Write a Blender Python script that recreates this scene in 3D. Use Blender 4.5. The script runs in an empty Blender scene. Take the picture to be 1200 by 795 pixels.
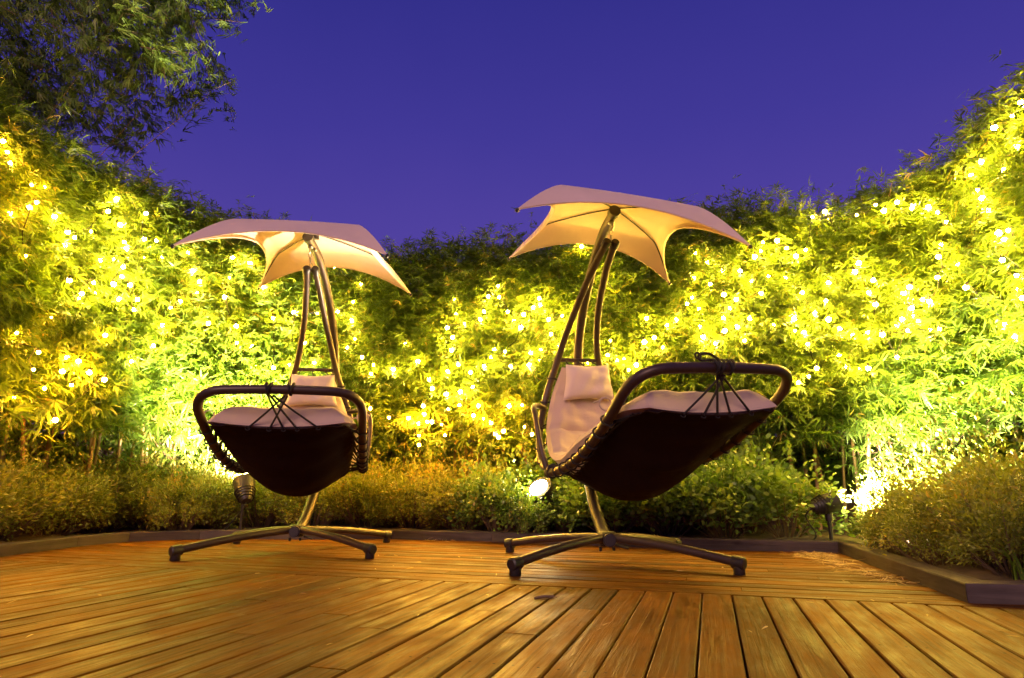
import bpy, math, random
import numpy as np
from mathutils import Vector, Matrix
random.seed(7); RNG = np.random.default_rng(7)
SC = bpy.context.scene
COL = SC.collection
V = Vector
PI = math.pi

# ------------------------------------------------------------------ basics
def tag(o, label=None, cat=None, group=None, kind=None):
    if label: o['label'] = label
    if cat: o['category'] = cat
    if group: o['group'] = group
    if kind: o['kind'] = kind
    return o

def empty(name, loc=(0, 0, 0), rz=0.0):
    o = bpy.data.objects.new(name, None); COL.objects.link(o)
    o.location = loc; o.rotation_euler = (0, 0, rz); o.empty_display_size = .1
    return o

class MB:
    """collects vertices and faces of one mesh"""
    def __init__(s): s.v = []; s.f = []; s.r = []
    def add(s, vs, fs, rnd=None):
        n = len(s.v); s.v += [tuple(p) for p in vs]
        s.f += [tuple(i + n for i in f) for f in fs]
        s.r += [rnd if rnd is not None else 0.5] * len(fs)
    def box(s, c, size, M=None, rnd=None):
        x, y, z = [q / 2 for q in size]; c = V(c)
        vs = [V((a * x, b * y, d * z)) for a in (-1, 1) for b in (-1, 1) for d in (-1, 1)]
        if M: vs = [M @ p for p in vs]
        s.add([p + c for p in vs], [(0, 1, 3, 2), (4, 6, 7, 5), (0, 4, 5, 1), (2, 3, 7, 6), (0, 2, 6, 4), (1, 5, 7, 3)], rnd)
    def tube(s, pts, r, n=10, caps=True, rnd=None):
        pts = [V(p) for p in pts]; m = len(pts)
        rs = list(r) if hasattr(r, '__len__') else [r] * m
        t = [(pts[min(i + 1, m - 1)] - pts[max(i - 1, 0)]).normalized() for i in range(m)]
        up = V((0, 0, 1)) if abs(t[0].z) < .9 else V((1, 0, 0))
        a = t[0].cross(up).normalized(); vs = []
        for i in range(m):
            a = (a - t[i] * a.dot(t[i]))
            a = a.normalized() if a.length > 1e-6 else t[i].orthogonal().normalized()
            b = t[i].cross(a)
            for k in range(n):
                q = 2 * PI * k / n
                vs.append(pts[i] + (a * math.cos(q) + b * math.sin(q)) * rs[i])
        fs = [(i * n + k, i * n + (k + 1) % n, (i + 1) * n + (k + 1) % n, (i + 1) * n + k) for i in range(m - 1) for k in range(n)]
        if caps: fs += [tuple(range(n))[::-1], tuple((m - 1) * n + k for k in range(n))]
        s.add(vs, fs, rnd)
    def ball(s, c, r, sq=(1, 1, 1), nu=12, nv=8):
        c = V(c); vs = []
        for j in range(nv + 1):
            th = PI * j / nv
            for i in range(nu):
                ph = 2 * PI * i / nu
                vs.append(c + V((r * sq[0] * math.sin(th) * math.cos(ph), r * sq[1] * math.sin(th) * math.sin(ph), r * sq[2] * math.cos(th))))
        s.add(vs, [(j * nu + i, (j + 1) * nu + i, (j + 1) * nu + (i + 1) % nu, j * nu + (i + 1) % nu) for j in range(nv) for i in range(nu)])
    def ring(s, c, axis, R, r, n=16, k=6, stretch=1.0, sdir=None):
        c = V(c); ax = V(axis).normalized()
        a = V(sdir).normalized() if sdir else ax.orthogonal().normalized()
        a = (a - ax * a.dot(ax)).normalized(); b = ax.cross(a); vs = []
        for i in range(n):
            q = 2 * PI * i / n; d = a * math.cos(q) * stretch + b * math.sin(q); dn = (a * math.cos(q) + b * math.sin(q))
            for j in range(k):
                w = 2 * PI * j / k
                vs.append(c + d * R + dn * (r * math.cos(w)) + ax * (r * math.sin(w)))
        s.add(vs, [(i * k + j, ((i + 1) % n) * k + j, ((i + 1) % n) * k + (j + 1) % k, i * k + (j + 1) % k) for i in range(n) for j in range(k)])
    def build(s, name, mat, parent=None, smooth=True, rnd=False, sharp=None):
        me = bpy.data.meshes.new(name); me.from_pydata(s.v, [], s.f)
        if smooth:
            me.polygons.foreach_set('use_smooth', [True] * len(me.polygons))
            me.set_sharp_from_angle(angle=math.radians(sharp or 40))
        if rnd:
            at = me.attributes.new('rnd', 'FLOAT', 'FACE'); at.data.foreach_set('value', s.r)
        me.materials.append(mat); me.update()
        o = bpy.data.objects.new(name, me); COL.objects.link(o)
        if parent: o.parent = parent
        return o

def smooth_path(P, n=8):
    P = [V(p) for p in P]; out = []
    Q = [P[0] * 2 - P[1]] + P + [P[-1] * 2 - P[-2]]
    for i in range(1, len(Q) - 2):
        for k in range(n):
            t = k / n; a, b, c, d = Q[i - 1], Q[i], Q[i + 1], Q[i + 2]
            out.append(.5 * ((2 * b) + (c - a) * t + (2 * a - 5 * b + 4 * c - d) * t * t + (3 * b - a - 3 * c + d) * t ** 3))
    out.append(P[-1]); return out

def copy_tree(o, parent=None):
    c = o.copy(); COL.objects.link(c); c.parent = parent
    for ch in list(o.children): copy_tree(ch, c)
    return c

# ------------------------------------------------------------------ materials
def mat(name):
    m = bpy.data.materials.new(name); m.use_nodes = True
    nt = m.node_tree; return m, nt, nt.nodes['Principled BSDF']
def N(nt, t, **kw):
    n = nt.nodes.new(t)
    for k, v in kw.items():
        if k in ('operation', 'blend_type', 'data_type', 'attribute_name', 'attribute_type', 'noise_dimensions', 'feature', 'wave_type', 'bands_direction', 'vector_type', 'sky_type'): setattr(n, k, v)
        else: n.inputs[k].default_value = v
    return n
def L(nt, a, b): nt.links.new(a, b)
def ramp(nt, fac, stops):
    r = nt.nodes.new('ShaderNodeValToRGB'); e = r.color_ramp.elements
    while len(e) < len(stops): e.new(.5)
    for k, (p, c) in enumerate(stops): e[k].position = p; e[k].color = (*c, 1) if len(c) == 3 else c
    L(nt, fac, r.inputs[0]); return r
def bump(nt, b, h, strength=.3, dist=.01):
    n = N(nt, 'ShaderNodeBump', Strength=strength, Distance=dist); L(nt, h, n.inputs['Height']); L(nt, n.outputs[0], b.inputs['Normal'])

def simple(name, col, rough=.5, metal=0., noise=0., scale=30., bmp=0.):
    m, nt, b = mat(name); b.inputs['Roughness'].default_value = rough; b.inputs['Metallic'].default_value = metal
    tc = N(nt, 'ShaderNodeTexCoord'); no = N(nt, 'ShaderNodeTexNoise', Scale=scale, Detail=5.); L(nt, tc.outputs['Object'], no.inputs['Vector'])
    lo = [c * (1 - noise) for c in col]; hi = [min(1, c * (1 + noise)) for c in col]
    r = ramp(nt, no.outputs[0], [(.3, lo), (.7, hi)]); L(nt, r.outputs[0], b.inputs['Base Color'])
    if bmp: bump(nt, b, no.outputs[0], bmp)
    return m

def leaf_mat(name, stops, trans=.45, rough=.45, hue=.0):
    m, nt, b = mat(name); b.inputs['Roughness'].default_value = rough
    at = N(nt, 'ShaderNodeAttribute', attribute_name='rnd')
    oi = N(nt, 'ShaderNodeObjectInfo')
    mix = N(nt, 'ShaderNodeMath', operation='MULTIPLY_ADD'); mix.inputs[1].default_value = .16; L(nt, oi.outputs['Random'], mix.inputs[0]); L(nt, at.outputs['Fac'], mix.inputs[2])
    sub = N(nt, 'ShaderNodeMath', operation='SUBTRACT'); L(nt, mix.outputs[0], sub.inputs[0]); sub.inputs[1].default_value = .08
    r = ramp(nt, sub.outputs[0], stops); L(nt, r.outputs[0], b.inputs['Base Color'])
    tr = N(nt, 'ShaderNodeBsdfTranslucent'); g = N(nt, 'ShaderNodeMixRGB', blend_type='MULTIPLY'); g.inputs[0].default_value = 1
    L(nt, r.outputs[0], g.inputs[1]); g.inputs[2].default_value = (1.15, 1.15, .5, 1); L(nt, g.outputs[0], tr.inputs[0])
    ms = N(nt, 'ShaderNodeMixShader'); ms.inputs[0].default_value = trans
    L(nt, b.outputs[0], ms.inputs[1]); L(nt, tr.outputs[0], ms.inputs[2]); L(nt, ms.outputs[0], nt.nodes['Material Output'].inputs[0])
    return m

M = {}
M['bamboo_leaf'] = leaf_mat('bamboo_leaf', [(0, (.08, .13, .016)), (.35, (.125, .22, .026)), (.75, (.215, .32, .04)), (.93, (.36, .34, .05)), (1, (.44, .32, .1))], .52, .4)
M['tall_leaf'] = leaf_mat('tall_leaf', [(0, (.09, .16, .03)), (.5, (.19, .30, .05)), (1, (.34, .40, .09))], .35)
M['fine_leaf'] = leaf_mat('fine_leaf', [(0, (.07, .10, .016)), (.4, (.17, .21, .026)), (.75, (.29, .28, .035)), (1, (.44, .25, .05))], .35)
M['round_leaf'] = leaf_mat('round_leaf', [(0, (.06, .13, .02)), (.5, (.14, .24, .03)), (.9, (.26, .34, .05)), (1, (.38, .32, .06))], .3, .35)
M['twig'] = simple('twig', (.16, .10, .05), .8, noise=.3)
M['dry'] = leaf_mat('dry_leaf', [(0, (.25, .13, .04)), (.5, (.42, .26, .1)), (1, (.55, .40, .2))], .2, .6)

def culm_mat():
    m, nt, b = mat('bamboo_culm'); b.inputs['Roughness'].default_value = .42
    tc = N(nt, 'ShaderNodeTexCoord'); no = N(nt, 'ShaderNodeTexNoise', Scale=6., Detail=6.); mp = N(nt, 'ShaderNodeMapping'); mp.inputs['Scale'].default_value = (3, 3, .7)
    oi = N(nt, 'ShaderNodeObjectInfo'); ad = N(nt, 'ShaderNodeMath', operation='MULTIPLY_ADD'); ad.inputs[1].default_value = .5
    L(nt, tc.outputs['Object'], mp.inputs[0]); L(nt, mp.outputs[0], no.inputs['Vector']); L(nt, oi.outputs['Random'], ad.inputs[0]); L(nt, no.outputs[0], ad.inputs[2])
    r = ramp(nt, ad.outputs[0], [(.35, (.05, .065, .015)), (.65, (.24, .16, .04)), (1, (.34, .17, .055))]); L(nt, r.outputs[0], b.inputs['Base Color'])
    return m
M['culm'] = culm_mat()

def wood_mat(name, dark, mid, light, rough=(.28, .5)):
    """planks: UV u runs along the board, v across; rnd varies per board"""
    m, nt, b = mat(name)
    uv = N(nt, 'ShaderNodeUVMap'); at = N(nt, 'ShaderNodeAttribute', attribute_name='rnd')
    sh = N(nt, 'ShaderNodeVectorMath', operation='ADD'); sc = N(nt, 'ShaderNodeVectorMath', operation='SCALE'); sc.inputs['Scale'].default_value = 37.
    cb = N(nt, 'ShaderNodeCombineXYZ'); L(nt, at.outputs['Fac'], cb.inputs[0]); L(nt, at.outputs['Fac'], cb.inputs[1]); L(nt, cb.outputs[0], sc.inputs[0])
    L(nt, uv.outputs[0], sh.inputs[0]); L(nt, sc.outputs[0], sh.inputs[1])
    mp = N(nt, 'ShaderNodeMapping'); mp.inputs['Scale'].default_value = (2.2, 55, 1); L(nt, sh.outputs[0], mp.inputs[0])
    g1 = N(nt, 'ShaderNodeTexNoise', Scale=1., Detail=9., Roughness=.62, Distortion=.6); L(nt, mp.outputs[0], g1.inputs['Vector'])
    mp2 = N(nt, 'ShaderNodeMapping'); mp2.inputs['Scale'].default_value = (4, 14, 1); L(nt, sh.outputs[0], mp2.inputs[0])
    g2 = N(nt, 'ShaderNodeTexNoise', Scale=1., Detail=6., Roughness=.6); L(nt, mp2.outputs[0], g2.inputs['Vector'])
    # dark knots
    mp3 = N(nt, 'ShaderNodeMapping'); mp3.inputs['Scale'].default_value = (1.6, 7, 1); L(nt, sh.outputs[0], mp3.inputs[0])
    vo = N(nt, 'ShaderNodeTexVoronoi', Scale=1.6); L(nt, mp3.outputs[0], vo.inputs['Vector'])
    kn = ramp(nt, vo.outputs['Distance'], [(.02, (0, 0, 0)), (.11, (1, 1, 1))])
    a = N(nt, 'ShaderNodeMath', operation='MULTIPLY_ADD'); a.inputs[1].default_value = .6; L(nt, g1.outputs[0], a.inputs[0])
    a2 = N(nt, 'ShaderNodeMath', operation='MULTIPLY_ADD'); a2.inputs[1].default_value = .20; L(nt, at.outputs['Fac'], a2.inputs[0]); L(nt, a2.outputs[0], a.inputs[2])
    a3 = N(nt, 'ShaderNodeMath', operation='MULTIPLY'); a3.inputs[1].default_value = .32; L(nt, g2.outputs[0], a3.inputs[0]); L(nt, a3.outputs[0], a2.inputs[2])
    r = ramp(nt, a.outputs[0], [(.34, dark), (.54, mid), (.78, light)])
    mx = N(nt, 'ShaderNodeMixRGB', blend_type='MULTIPLY'); mx.inputs[0].default_value = .55; L(nt, r.outputs[0], mx.inputs[1]); L(nt, kn.outputs[0], mx.inputs[2])
    L(nt, mx.outputs[0], b.inputs['Base Color'])
    rr = ramp(nt, g2.outputs[0], [(.35, (rough[0],) * 3), (.65, (rough[1],) * 3)]); L(nt, rr.outputs[0], b.inputs['Roughness'])
    b.inputs['Specular IOR Level'].default_value = .10
    s1 = N(nt, 'ShaderNodeSeparateXYZ'); L(nt, uv.outputs[0], s1.inputs[0])
    def mth(op, a_, b_=None):
        q = N(nt, 'ShaderNodeMath', operation=op)
        for k_, v_ in enumerate((a_, b_)):
            if v_ is None: continue
            if isinstance(v_, (int, float)): q.inputs[k_].default_value = v_
            else: L(nt, v_, q.inputs[k_])
        return q.outputs[0]
    du = mth('MULTIPLY', mth('SUBTRACT', mth('FRACT', mth('MULTIPLY', s1.outputs[0], 1 / .46)), .5), .46)
    dv = mth('SUBTRACT', mth('ABSOLUTE', mth('SUBTRACT', s1.outputs[1], .0495)), .030)
    ds = mth('SQRT', mth('ADD', mth('MULTIPLY', du, du), mth('MULTIPLY', dv, dv)))
    sr = ramp(nt, mth('MULTIPLY', ds, 100.), [(.30, (.12, .10, .09)), (.42, (1, 1, 1))])
    mx2 = N(nt, 'ShaderNodeMixRGB', blend_type='MULTIPLY'); mx2.inputs[0].default_value = 1; L(nt, mx.outputs[0], mx2.inputs[1]); L(nt, sr.outputs[0], mx2.inputs[2])
    # scuffs and grime in patches
    tc = N(nt, 'ShaderNodeTexCoord'); gn = N(nt, 'ShaderNodeTexNoise', Scale=2.3, Detail=8., Roughness=.65); L(nt, tc.outputs['Object'], gn.inputs['Vector'])
    gr = ramp(nt, gn.outputs[0], [(.36, (.55, .50, .46)), (.56, (1, 1, 1))]); mx3 = N(nt, 'ShaderNodeMixRGB', blend_type='MULTIPLY'); mx3.inputs[0].default_value = .5
    L(nt, mx2.outputs[0], mx3.inputs[1]); L(nt, gr.outputs[0], mx3.inputs[2]); L(nt, mx3.outputs[0], b.inputs['Base Color'])
    bump(nt, b, g1.outputs[0], .8, .006)
    return m
M['deck'] = wood_mat('deck_wood', (.024, .0075, .0006), (.108, .039, .0011), (.225, .085, .003), (.40, .72))
M['kerb'] = wood_mat('kerb_wood', (.05, .040, .036), (.09, .072, .062), (.15, .115, .09), (.5, .75))
M['under'] = simple('deck_underside', (.012, .008, .006), .9)
M['soil'] = simple('soil', (.07, .045, .025), .95, noise=.5, scale=14, bmp=.8)
M['wall'] = simple('garden_wall', (.10, .06, .045), .8, noise=.25, scale=5, bmp=.3)
M['frame'] = simple('bronze_tube', (.055, .036, .027), .42, .35, noise=.12, scale=9)
M['cap'] = simple('black_plastic', (.018, .014, .012), .45)
M['cord'] = simple('black_cord', (.012, .010, .009), .75)
M['steel'] = simple('chain_steel', (.45, .42, .38), .3, .95)

def fabric(name, col, trans=0., scale=350., bmpd=.0012, rough=.85, sheen=.2):
    m, nt, b = mat(name); b.inputs['Roughness'].default_value = rough; b.inputs['Sheen Weight'].default_value = sheen
    tc = N(nt, 'ShaderNodeTexCoord'); no = N(nt, 'ShaderNodeTexNoise', Scale=3., Detail=5.); L(nt, tc.outputs['Object'], no.inputs['Vector'])
    r = ramp(nt, no.outputs[0], [(.3, [c * .86 for c in col]), (.7, col)]); L(nt, r.outputs[0], b.inputs['Base Color'])
    w = N(nt, 'ShaderNodeTexNoise', Scale=scale, Detail=2.); L(nt, tc.outputs['Object'], w.inputs['Vector'])
    w2 = N(nt, 'ShaderNodeTexNoise', Scale=7., Detail=3.); L(nt, tc.outputs['Object'], w2.inputs['Vector'])
    ad = N(nt, 'ShaderNodeMath', operation='MULTIPLY_ADD'); ad.inputs[1].default_value = .12; L(nt, w.outputs[0], ad.inputs[0]); L(nt, w2.outputs[0], ad.inputs[2])
    bump(nt, b, ad.outputs[0], .5, bmpd * 12)
    if trans:
        tr = N(nt, 'ShaderNodeBsdfTranslucent'); L(nt, r.outputs[0], tr.inputs[0]); ms = N(nt, 'ShaderNodeMixShader'); ms.inputs[0].default_value = trans
        L(nt, b.outputs[0], ms.inputs[1]); L(nt, tr.outputs[0], ms.inputs[2]); L(nt, ms.outputs[0], nt.nodes['Material Output'].inputs[0])
    return m
M['canopy'] = fabric('canopy_cloth', (.80, .62, .50), .03)
M['cushion'] = fabric('cushion_cloth', (.52, .40, .32), 0)
M['pillow'] = fabric('pillow_cloth', (.74, .62, .54), 0)
M['sling'] = fabric('sling_mesh', (.020, .008, .004), 0, sheen=0., rough=.9)
M['sling'].node_tree.nodes['Principled BSDF'].inputs['Specular IOR Level'].default_value = .12

def emit(name, col, st):
    m, nt, b = mat(name); b.inputs['Base Color'].default_value = (*col, 1); b.inputs['Emission Color'].default_value = (*col, 1); b.inputs['Emission Strength'].default_value = st
    return m
BULB_COL = (1.0, .58, .075)
M['bulb'] = emit('glowing_bulb', BULB_COL, 1500.)
M['bulb_amber'] = emit('amber_bulb', (1.0, .40, .03), 1200.)
M['lens'] = emit('floodlight_lens', (1.0, .80, .42), 170.)

# ------------------------------------------------------------------ camera
F, H, PITCH = 730., .40, math.atan(172.5 / 730.)
cam = bpy.data.cameras.new('camera'); co = bpy.data.objects.new('camera', cam); COL.objects.link(co); SC.camera = co
cam.sensor_width = 36; cam.lens = F / 1200 * 36; cam.clip_end = 3000; cam.clip_start = .02
co.location = (0, 0, H); co.rotation_euler = (PI / 2 + PITCH, 0, 0)
_c, _s = math.cos(PITCH), math.sin(PITCH)
def ray(px, py):
    x = (px - 600) / F; z = -(py - 397.5) / F
    return V((x, _c - _s * z, _s + _c * z))

# ------------------------------------------------------------------ world, dusk light
w = bpy.data.worlds.new('World'); SC.world = w; w.use_nodes = True; nt = w.node_tree
bg = nt.nodes['Background']
tc = N(nt, 'ShaderNodeTexCoord'); sp = N(nt, 'ShaderNodeSeparateXYZ'); L(nt, tc.outputs['Generated'], sp.inputs[0])
r = ramp(nt, sp.outputs['Z'], [(0., (.15, .075, .34)), (.36, (.074, .050, .335)), (.50, (.048, .037, .295)), (.66, (.030, .027, .245)), (.9, (.022, .020, .175))])
cl = N(nt, 'ShaderNodeTexNoise', Scale=1.6, Detail=5., Roughness=.55); L(nt, tc.outputs['Generated'], cl.inputs['Vector'])
adz = N(nt, 'ShaderNodeMath', operation='MULTIPLY_ADD'); adz.inputs[1].default_value = -.16; L(nt, cl.outputs[0], adz.inputs[0]); az2 = N(nt, 'ShaderNodeMath', operation='ADD'); az2.inputs[1].default_value = .08; L(nt, sp.outputs['Z'], az2.inputs[0]); L(nt, az2.outputs[0], adz.inputs[2]); L(nt, adz.outputs[0], r.inputs[0])
sky = N(nt, 'ShaderNodeTexSky', sky_type='NISHITA'); sky.sun_disc = False; sky.sun_elevation = math.radians(2); sky.sun_rotation = math.radians(200); sky.air_density = 2
tint = N(nt, 'ShaderNodeMixRGB', blend_type='MULTIPLY'); tint.inputs[0].default_value = 1; tint.inputs[2].default_value = (.006, .004, .02, 1); L(nt, sky.outputs[0], tint.inputs[1])
ad = N(nt, 'ShaderNodeMixRGB', blend_type='ADD'); ad.inputs[0].default_value = 1; L(nt, r.outputs[0], ad.inputs[1]); L(nt, tint.outputs[0], ad.inputs[2])
L(nt, ad.outputs[0], bg.inputs[0]); bg.inputs[1].default_value = 1.
sun = bpy.data.lights.new('dusk_sun', 'SUN'); so = bpy.data.objects.new('dusk_sun', sun); COL.objects.link(so)
sun.energy = 1.9; sun.angle = math.radians(24); sun.color = (1, .60, .46)
so.rotation_euler = (V((-.30, -.86, .40))).to_track_quat('Z', 'Y').to_euler()
SC.view_settings.view_transform = 'Standard'; SC.view_settings.look = 'None'; SC.view_settings.exposure = 0; SC.view_settings.gamma = 1
cy = SC.cycles; cy.use_denoising = True; cy.max_bounces = 7; cy.diffuse_bounces = 4; cy.glossy_bounces = 2; cy.transmission_bounces = 4; cy.sample_clamp_indirect = 4; cy.sample_clamp_direct = 0; cy.caustics_reflective = False; cy.caustics_refractive = False
cy.use_light_tree = True

# ------------------------------------------------------------------ deck, kerb, ground
d1 = V((.318, 1.027, 0)).normalized(); d2 = V((d1.y, -d1.x, 0))     # front boards run along d1, rear boards along d2
P0 = V((.61, 2.58, 0))                                              # a point of the joint between both fields
KERB = [(-3.3, 1.2), (-2.98, 3.8), (-2.96, 4.45), (-2.84, 4.84), (-2.43, 5.07), (-.93, 5.07), (-.15, 4.84), (1.11, 4.28), (2.02, 4.05), (1.60, 2.34), (3.9, 1.95)]
def plank_field(mb, uvs, origin, along, across, a0, a1, c0, c1, w=.1065, gap=.0062, th=.028, cut=None):
    k = 0; c = c0
    while c < c1:
        segs = [a0]; a = a0 + random.uniform(.4, 2.6)
        while a < a1 - .5: segs.append(a); a += random.choice((1.8, 2.4, 3.0))
        segs.append(a1)
        for s0, s1 in zip(segs[:-1], segs[1:]):
            rn = random.random(); e = .0035; g = .0012
            x0, x1 = s0 + g, s1 - g; y0, y1 = c + gap / 2, c + w - gap / 2
            dz = random.uniform(-.001, .001)
            prof = [(y0, -th), (y0, -e), (y0 + e, 0), (y1 - e, 0), (y1, -e), (y1, -th)]
            vs = [origin + along * X + across * Y + V((0, 0, Z + dz)) for X in (x0, x1) for Y, Z in prof]
            fs = [(i, i + 1, i + 7, i + 6) for i in range(5)] + [(0, 6, 11, 5)[::-1], (0, 5, 4, 3, 2, 1)[::-1], (6, 7, 8, 9, 10, 11)[::-1]]
            mb.add(vs, fs, rn)
            loc = [(X, Y - y0) for X in (x0, x1) for Y, Z in prof]
            for f in fs: uvs += [loc[i] for i in f]
        c += w; k += 1
mb = MB(); uvs = []
plank_field(mb, uvs, P0, -d1, d2, .003, 6.5, -4.5625, 3.2)
plank_field(mb, uvs, P0, d2, d1, -5.2, 2.6, .004, 3.9)
deck = mb.build('deck', M['deck'], rnd=True, smooth=False)
uvl = deck.data.uv_layers.new(name='UVMap'); uvl.data.foreach_set('uv', [q for p in uvs for q in p])
tag(deck, 'orange brown timber deck of narrow boards in two directions', kind='structure')
g = MB(); g.add([(-1500, -1500, -.06), (1500, -1500, -.06), (1500, 1500, -.06), (-1500, 1500, -.06)], [(0, 1, 2, 3)])
tag(g.build('ground', M['under'], smooth=False), kind='structure')

def offset_poly(P, d):
    out = []
    for i, p in enumerate(P):
        p = V((*p, 0)); a = V((*P[i - 1], 0)) if i else None; b = V((*P[i + 1], 0)) if i < len(P) - 1 else None
        ns = []
        if a is not None: t = (p - a).normalized(); ns.append(V((-t.y, t.x, 0)))
        if b is not None: t = (b - p).normalized(); ns.append(V((-t.y, t.x, 0)))
        n = sum(ns, V((0, 0, 0))).normalized(); k = 1 / max(.5, n.dot(ns[0]))
        out.append(p + n * d * k)
    return out
# kerb: sleepers laid end to end along the outline, outside = left of travel
ko = [offset_poly(KERB, 0), offset_poly(KERB, .10)]
mb = MB(); uvs = []; KH = .066
acc = 0
for i in range(len(KERB) - 1):
    a, b, c, d = ko[0][i], ko[0][i + 1], ko[1][i + 1], ko[1][i]
    t = (b - a).normalized() * .0012; ln = (b - a).length; e = .005
    a, b, c, d = a + t, b - t, c - t, d + t
    n = (d - a).normalized() * e
    def prof(p, q, z): return [(p, -.05), (p, KH - e), (p + (q - p).normalized() * e, KH), (q - (q - p).normalized() * e, KH), (q, KH - e), (q, -.05)]
    A = prof(a, d, 0); B = prof(b, c, 0)
    vs = [V((p.x, p.y, z)) for p, z in A + B]
    fs = [(j, j + 1, j + 7, j + 6)[::-1] for j in range(5)] + [(0, 1, 2, 3, 4, 5), (11, 10, 9, 8, 7, 6)]
    mb.add(vs, fs, random.random())
    vv = [0, .06, .065, .155, .16, .22]; loc = [(0, q) for q in vv] + [(ln, q) for q in vv]
    for f in fs: uvs += [loc[j] for j in f]
kerb = mb.build('kerb', M['kerb'], rnd=True, smooth=False)
uvl = kerb.data.uv_layers.new(name='UVMap'); uvl.data.foreach_set('uv', [q for p in uvs for q in p])
tag(kerb, 'low weathered timber kerb round the edge of the deck', kind='structure')
# planting bed beyond the kerb, lumpy soil
mb = MB(); inn = offset_poly(KERB, .095); rows = 14; vs = []; fs = []
dens = []
for i in range(len(KERB) - 1):
    m_ = max(1, int((inn[i + 1] - inn[i]).length / .15))
    dens += [inn[i].lerp(inn[i + 1], k / m_) for k in range(m_)]
dens.append(inn[-1]); cen = V((0, 2.6, 0))
for j in range(rows):
    for p in dens:
        dirv = (p - cen).normalized(); q = p + dirv * (4.5 * (j / (rows - 1)) ** 1.4)
        vs.append((q.x, q.y, (.035 if j == 0 else .05 + random.uniform(-.015, .02))))
nn = len(dens)
fs = [(j * nn + i, j * nn + i + 1, (j + 1) * nn + i + 1, (j + 1) * nn + i)[::-1] for j in range(rows - 1) for i in range(nn - 1)]
mb.add(vs, fs); tag(mb.build('planting_bed', M['soil']), kind='structure')

# ------------------------------------------------------------------ hanging lounge chairs
# shared meshes in the frame of the hanging chair: origin = hook, +x to the feet, +y to the left of the sitter's view (image left), z up
def mk_side_paths():
    out = {}
    for sy in (-1, 1):
        back = smooth_path([(.0, .028 * sy, .0), (-.16, .045 * sy, -.10), (-.36, .075 * sy, -.28), (-.50, .11 * sy, -.45), (-.585, .15 * sy, -.62), (-.625, .23 * sy, -.86), (-.555, .315 * sy, -1.12), (-.38, .37 * sy, -1.29), (-.17, .385 * sy, -1.33)], 8)
        out[sy] = back
    return out
SIDE = mk_side_paths()
def corner_path():
    w0 = V((-.20, .395, -1.345)); f = V((.93, .425, -.93)); pts = []
    wm = V((-.20, -.395, -1.345)); fm = V((.93, -.425, -.93))
    d = (f - w0).normalized()
    def dip(q, L0): return V((0, 0, -.40 * (q / L0) * (1 - q / L0)))
    L0 = (f - w0).length
    seg = [w0 + d * q + dip(q, L0) for q in np.linspace(0, L0 - .17, 14)]
    def arc(a, c, b, n=9): return [(a * (1 - t) ** 2 + c * 2 * t * (1 - t) + b * t * t) for t in np.linspace(0, 1, n)]
    dm = (fm - wm).normalized(); segm = [wm + dm * q + dip(q, L0) for q in np.linspace(0, L0 - .17, 14)]
    crown = V((.015, 0, .012))
    c1 = arc(seg[-1], f, f + V((0, -.16, 0)) + crown * .6); c2 = arc(fm + V((0, .16, 0)) + crown * .6, fm, segm[-1])
    bar = [c1[-1].lerp(c2[0], t) + crown * (.4 * math.sin(PI * t)) for t in np.linspace(.1, .9, 8)]
    return seg[:-1] + c1 + bar + c2 + segm[:-1][::-1], seg, segm
FOOT, SEGL, SEGR = corner_path()

CEN = smooth_path([(-.575, 0, -.66), (-.60, 0, -.87), (-.53, 0, -1.12), (-.37, 0, -1.34), (-.12, 0, -1.48), (.15, 0, -1.50), (.42, 0, -1.375), (.66, 0, -1.225), (.85, 0, -1.115)], 7)
EDG = smooth_path([(-.565, .13, -.66), (-.575, .21, -.86), (-.485, .29, -1.08), (-.31, .345, -1.25), (-.09, .365, -1.30), (.17, .375, -1.235), (.43, .38, -1.17), (.66, .378, -1.11), (.87, .365, -1.085)], 7)
NU = len(CEN)
def sling_pt(u, s, off=0.):
    """u in 0..NU-1 along the body, s in -1..1 across, off = distance above the cloth"""
    i = min(int(u), NU - 2); t = u - i
    s = s * (1 - .11 * max(0, (u - (NU - 5)) / 4.) ** 2)
    c = CEN[i].lerp(CEN[i + 1], t); e = EDG[i].lerp(EDG[i + 1], t)
    a = abs(s); k = a ** 2.1
    p = V((c.x + (e.x - c.x) * k, s * e.y * (1.06 - .06 * a), c.z + (e.z - c.z) * k))
    if off:
        tg = (CEN[i + 1] - CEN[i]).normalized(); nrm = V((-tg.z, 0, tg.x))       # upward / forward side of the cloth
        side = V((0, -s * .55 * abs(s), 0))
        p = p + (nrm + side).normalized() * off
    return p

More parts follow.
